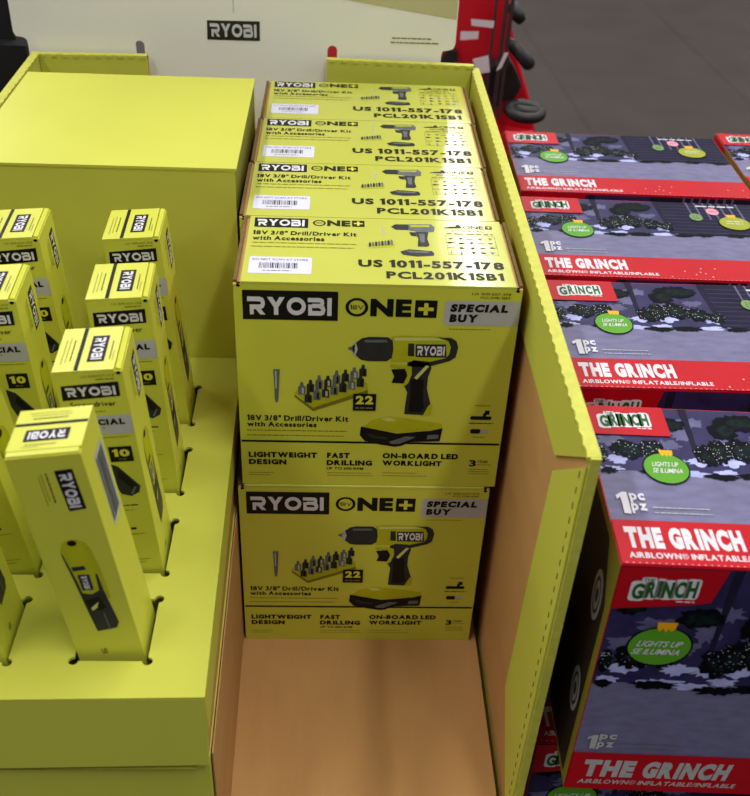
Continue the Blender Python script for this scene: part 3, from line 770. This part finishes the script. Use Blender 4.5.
def ornament(a, cu, cv, ru, rv, rot, k, m=GREEN):
    a.ell(cu, cv, ru*1.06, rv*1.07, TREE, k, 30, rot); a.ell(cu, cv, ru, rv, m, k+1, 30, rot)
    x, y = cu-math.sin(rot)*rv, cv+math.cos(rot)*rv
    w = ru*.32
    a.poly([(x-w, y+w*.85), (x+w, y+w*.85), (x+w*.9, y-w*.1), (x+w*.5, y-w*.5), (x+w*.25, y), (x, y-w*.6), (x-w*.3, y), (x-w*.6, y-w*.5), (x-w*.9, y)], GOLD, k+2)

# lid
a = Art((0, 0, GH), (1, 0, 0), (0, 1, 0)); W_, D_ = GW*1000, GD*1000
scene_print(a, 1, W_-1, 49, D_-1, 112, 1.0); a.build('lid_picture', gb)
a = Art((0, 0, GH), (1, 0, 0), (0, 1, 0))
a.rect(.8, .8, W_-.8, 49.5, RED, 9)
for _ in range(10): 
    u, v = random.uniform(125, W_-8), random.uniform(6, 44); a.ell(u, v, 1.1, 1.4, REDDOT, 10, 8)
for i in range(60): a.rect(4+i*5, 1.6, 5.6+i*5, 2.4, REDDOT, 10)
a.text('THE', 8.6, 18, 38, 41.5, WHITE, 10, .07); a.text('GRINCH', 43, 18, 101.5, 41.8, WHITE, 10, .07)
a.text('AIRBLOWN\u00ae INFLATABLE/INFLABLE', 8, 7.2, 134, 13.4, WHITE, 10, .03)
a.build('title_band', gb)
a = Art((0, 0, GH), (1, 0, 0), (0, 1, 0)); a.rect(.8, 160, 73.5, D_-.8, RED, 9); wordmark(a, 12, 171, 58, 193, 10); a.build('logo_tab', gb)
a = Art((0, 0, GH), (1, 0, 0), (0, 1, 0)); ornament(a, 59.5, 115.5, 19, 19.5, -.2, 9)
a.text('LIGHTS UP', 48.4, 117.4, 70.6, 123.4, WHITE, 12, .01, shear=.06); a.text('SE ILUMINA', 47.4, 109, 73, 115, WHITE, 12, .01, shear=.06)
a.build('ornament_badge', gb)
a = Art((0, 0, GH), (1, 0, 0), (0, 1, 0))
a.text('1', 9.6, 57, 19, 83, WHITE, 9, .03); a.text('pc', 20.6, 70, 33, 82, WHITE, 9, .045); a.text('pz', 20, 57.6, 33, 69.4, WHITE, 9, .045)
a.fine(37.5, 64.6, 84, 66.2, LGREY, 9); a.fine(38.2, 58.4, 85.6, 60, LGREY, 9)
a.build('count_lettering', gb)
a = Art((0, 0, GH), (1, 0, 0), (0, 1, 0)); a.fine(222, 189, 272, 194, WHITE, 9); a.build('feature_lettering', gb)
a = Art((0, 0, GH), (1, 0, 0), (0, 1, 0))
a.ell(240, 177, 8, 9.5, PINK, 9, 20); a.fine(235, 175.6, 245, 178.4, RED, 10); a.ell(215, 160, 8, 10, PALEG, 9, 20); a.vfine(212, 154, 213.6, 166, DGREEN, 10); a.vfine(216, 154, 217.6, 166, DGREEN, 10)
a.build('feature_badges', gb)
a = Art((0, 0, GH), (1, 0, 0), (0, 1, 0)); ornament(a, 260, 146, 19, 17.5, 0, 9, OLIVEB); a.fine(250, 149, 271, 151.6, WHITE, 12); a.fine(249, 143, 270, 145.6, WHITE, 12)
a.build('feature_badges', gb)
# front
Ht = GH*1000
a = Art((0, 0, 0), (1, 0, 0), (0, 0, 1)); scene_print(a, 1, W_-1, Ht-238, Ht-1, Ht-138, 1.25); a.build('front_picture', gb)
a = Art((0, 0, 0), (1, 0, 0), (0, 0, 1)); a.rect(.8, .8, W_-.8, Ht-236, RED, 9)
a.text('THE', 13, Ht-272, 60, Ht-246.5, LGREY, 10, .07, shear=.03); a.text('GRINCH', 68, Ht-272, 147, Ht-246.5, LGREY, 10, .07, shear=.03)
a.text('AIRBLOWN\u00ae INFLATABLE/INFLABLE', 11.5, Ht-283, 157, Ht-276.4, LGREY, 10, .03, shear=.01)
a.build('title_band', gb)
a = Art((0, 0, 0), (1, 0, 0), (0, 0, 1)); a.poly([(.4, Ht-.8), (84, Ht-.8), (77, Ht-36.6), (62, Ht-40), (.4, Ht-47)], RED, 9); wordmark(a, 12, Ht-34.5, 64, Ht-11, 10); a.build('logo_tab', gb)
a = Art((0, 0, 0), (1, 0, 0), (0, 0, 1)); ornament(a, 47.6, Ht-90, 25.6, 22.4, -.05, 9)
a.text('LIGHTS UP', 29.4, Ht-90, 65.4, Ht-83, WHITE, 12, .01, shear=.06); a.text('SE ILUMINA', 26.6, Ht-99.6, 66, Ht-92.6, WHITE, 12, .01, shear=.06)
a.build('ornament_badge', gb)
a = Art((0, 0, 0), (1, 0, 0), (0, 0, 1))
a.text('1', 10, Ht-230, 19, Ht-210, LGREY, 9, .03); a.text('pc', 20, Ht-218.6, 35.4, Ht-208.6, LGREY, 9, .045); a.text('pz', 19.6, Ht-230.6, 34.6, Ht-220, LGREY, 9, .045)
a.fine(40, Ht-222, 92, Ht-220.4, MGREY, 9); a.fine(40, Ht-229, 96, Ht-227.4, MGREY, 9)
a.build('count_lettering', gb)
# sides: olive rim around a dark panel, grey oval marks
for nm, O_, U_ in (('l', (0, GD, 0), (0, -1, 0)), ('r', (GW, 0, 0), (0, 1, 0))):
    a = Art(O_, U_, (0, 0, 1)); q = GD*1000
    a.poly([(8, 8), (q-12, 8), (q-12, Ht-60), (q-40, Ht-10), (8, Ht-10)], SIDEBR, 0)
    a.rect(1, Ht-60, 58, Ht-1, RED, 1) if nm == 'l' else None
    for cu_, cv_ in ((q-36, Ht-72), (q-33, Ht-190)):
        a.ell(cu_, cv_, 14, 27, OVALG, 1, 30); a.ring(cu_, cv_, 10, 20, 2.5, 4, DGREY, 2, 24); a.ell(cu_, cv_, 4, 8, DGREY, 2, 16)
    a.build('side_print', gb)

GT = 1.05
gspec = [
    (.3147, -.2783, GT-GH, -2.3, 'red holiday inflatable box nearest the camera, whole front and lid showing'),
    (.3225, -.0499, GT-GH+.001, -.7, 'red holiday inflatable box second in its row, right behind the nearest one'),
    (.3240, .1646, GT-GH, -1.3, 'red holiday inflatable box third in its row, two behind the nearest one'),
    (.3325, .3835, GT-GH, -1.1, 'red holiday inflatable box last in its row, against the grey floor beyond'),
    (.6450, .398, GT-GH, -1.8, 'red holiday inflatable box at the far right edge, only one corner showing'),
    (.2976, -.2310, GT-2*GH-.0008, 0, 'red holiday inflatable box low behind the tray wall, under the nearest one'),
]
for i, (x, y, z, yaw, L) in enumerate(gspec):
    r = gb if i == 0 else copy_thing(gb)
    r.location = (x, y, z); r.rotation_euler = (0, 0, R_(yaw)); r['label'] = L
pl = thing('display_plinth', 'dark cardboard plinth carrying the red inflatable boxes', 'plinth', (0, 0, 0))
zt = GT-2*GH-.0012
bm = bmesh.new(); box(bm, .296, -.30, .0, .99, .64, zt); obj('plinth_base', bm, PLINTH, pl)
bm = bmesh.new(); box(bm, .315, -.02, zt+.0004, .985, .63, GT-GH-.0008); obj('plinth_riser', bm, PLINTH, pl)

# ------------------------------------------------------------------ red equipment and black rack beyond the header
eq = thing('wheeled_equipment', 'red wheeled equipment with black grips and white tags, standing behind the header panel', 'equipment', (.42, 1.1, 0))
def rel(x, z, y=0): return (x-.42, y, z)
bm = bmesh.new()
prism(bm, [rel(.03, 1.40), rel(.385, 1.40), rel(.400, 1.15), rel(.418, 1.05), rel(.441, .985), rel(.468, .92), rel(.489, .853), rel(.505, .70), rel(.505, .12), rel(.03, .12)], (0, .30, 0))
bevel(bm, .012, 3); obj('body', bm, REDPAINT, eq)
bm = bmesh.new()
prism(bm, [rel(.395, .14, -.06), rel(.495, .14, -.06), rel(.485, .855, -.06), rel(.40, .868, -.06)], (0, .06, 0)); bevel(bm, .008, 2)
obj('front_cover', bm, REDPAINT, eq)
bm = bmesh.new(); n = 28
tube(bm, [(.0300+.031*math.cos(t), -.06+.015*math.sin(t), .9130+.0075*math.sin(t)-.003*math.cos(t)) for t in [i*2*PI/n for i in range(n)]], .0105, 12, closed=True)
obj('wheel', bm, RUBBER, eq, True)
bm = bmesh.new(); tube(bm, [(.000, -.05, .916), (.02, -.06, .914), (.05, -.06, .911), (.058, -.06, .910)], .011, 12); obj('wheel_hub', bm, RUBBER, eq, True)
bm = bmesh.new(); tube(bm, [(-.012, -.03, 1.034), (-.004, -.04, 1.030), (.018, -.05, 1.010), (.029, -.05, .998), (.033, -.05, .993)], [.008, .0115, .0125, .0125, .008], 14); obj('grip', bm, RUBBER, eq, True)
bm = bmesh.new(); tube(bm, [(-.012, -.02, 1.098), (.000, -.03, 1.080), (.009, -.03, 1.070)], [.012, .0125, .009], 12); obj('grip', bm, RUBBER, eq, True)
bm = bmesh.new(); prism(bm, [rel(.374, .985, -.045), rel(.386, .998, -.045), rel(.402, .986, -.045), rel(.414, 1.004, -.045), rel(.430, .980, -.045), rel(.443, .955, -.045), rel(.432, .930, -.045), rel(.405, .922, -.045), rel(.392, .90, -.045), rel(.385, .93, -.045), rel(.372, .950, -.045)], (0, .044, 0)); bevel(bm, .006, 2)
obj('bracket', bm, RUBBER, eq)
for dx, w in ((-.047, .005), (-.030, .007), (-.019, .006)):
    bm = bmesh.new(); prism(bm, [(dx, -.07, 1.40), (dx+w, -.07, 1.40), (dx+w-.004, -.07, .90), (dx-.004, -.07, .90)], (0, .004, 0)); obj('strap', bm, STRAP, eq)
for pts in ([(.330, 1.083), (.372, 1.081), (.372, 1.069), (.332, 1.072)], [(.314, 1.061), (.346, 1.062), (.346, 1.049), (.314, 1.046)], [(.385, .992), (.394, .998), (.404, 1.026), (.397, 1.026)], [(.340, 1.012), (.368, 1.02), (.374, .99), (.35, .985)]):
    bm = bmesh.new(); prism(bm, [rel(x, z, -.074) for x, z in pts], (0, .0012, 0)); obj('tag', bm, TAG, eq)
bm = bmesh.new(); prism(bm, [rel(.285, .985, -.02), rel(.320, .985, -.02), rel(.318, 1.008, -.02), rel(.300, 1.010, -.02)], (0, .02, 0)); obj('foot_bracket', bm, RUBBER, eq)

rk = thing('black_rack', 'black rack post and bracket beyond the left end of the header panel', 'rack', (-.45, .9, 0))
bm = bmesh.new(); box(bm, -.16, 0, 0, .010, .10, 1.45); bevel(bm, .006, 2); obj('post', bm, RUBBER, rk)
bm = bmesh.new(); box(bm, -.10, -.03, .86, .034, .09, 1.0605); bevel(bm, .010, 3); obj('bracket', bm, RUBBER, rk)
bm = bmesh.new(); box(bm, -.2, -.08, 0, .06, .16, .05); bevel(bm, .006, 2); obj('base', bm, RUBBER, rk)

# ------------------------------------------------------------------ light
def area(name, loc, sx, sy, power, col=(1, 1, 1), rot=(0, 0, 0)):
    l = bpy.data.lights.new(name, 'AREA'); l.shape = 'RECTANGLE'; l.size = sx; l.size_y = sy; l.energy = power; l.color = col
    o = bpy.data.objects.new(name, l); COL.objects.link(o); o.location = loc; o.rotation_euler = rot
    o['kind'] = 'structure'
    return o
for x, p in ((-6.6, 330), (-2.4, 420), (1.40, 400), (6.0, 420), (10.2, 330)):
    area('strip_lamp', (x, 4.6, 5.2), .28, 18, p, (1, .985, .95))
w = bpy.data.worlds.new('store_air'); SC.world = w; w.use_nodes = True
w.node_tree.nodes['Background'].inputs[0].default_value = (.95, .97, 1, 1)
w.node_tree.nodes['Background'].inputs[1].default_value = .10

# ------------------------------------------------------------------ camera
p, y, r = .63450, -.05460, .04960
cam = bpy.data.cameras.new('camera'); co = bpy.data.objects.new('camera', cam); COL.objects.link(co); SC.camera = co
cp, sp = math.cos(p), math.sin(p)
Zr = Matrix.Rotation(y, 3, 'Z')
fwd = Zr @ Vector((0, cp, -sp)); up = Zr @ Vector((0, sp, cp)); rt = Zr @ Vector((1, 0, 0))
rt2 = math.cos(r)*rt+math.sin(r)*up; up2 = math.cos(r)*up-math.sin(r)*rt
M = Matrix((rt2, up2, -fwd)).transposed().to_4x4(); M.translation = Vector((.0919, -.8159, 1.6))
co.matrix_world = M
cam.sensor_fit = 'HORIZONTAL'; cam.sensor_width = 36; cam.lens = 1010.47/750*36
cam.clip_start = .02
cam.dof.use_dof = True; cam.dof.focus_distance = 1.05; cam.dof.aperture_fstop = 9

SC.view_settings.view_transform = 'Standard'; SC.view_settings.look = 'None'
SC.view_settings.gamma = 1; SC.view_settings.use_curve_mapping = False; SC.view_settings.exposure = 0.04
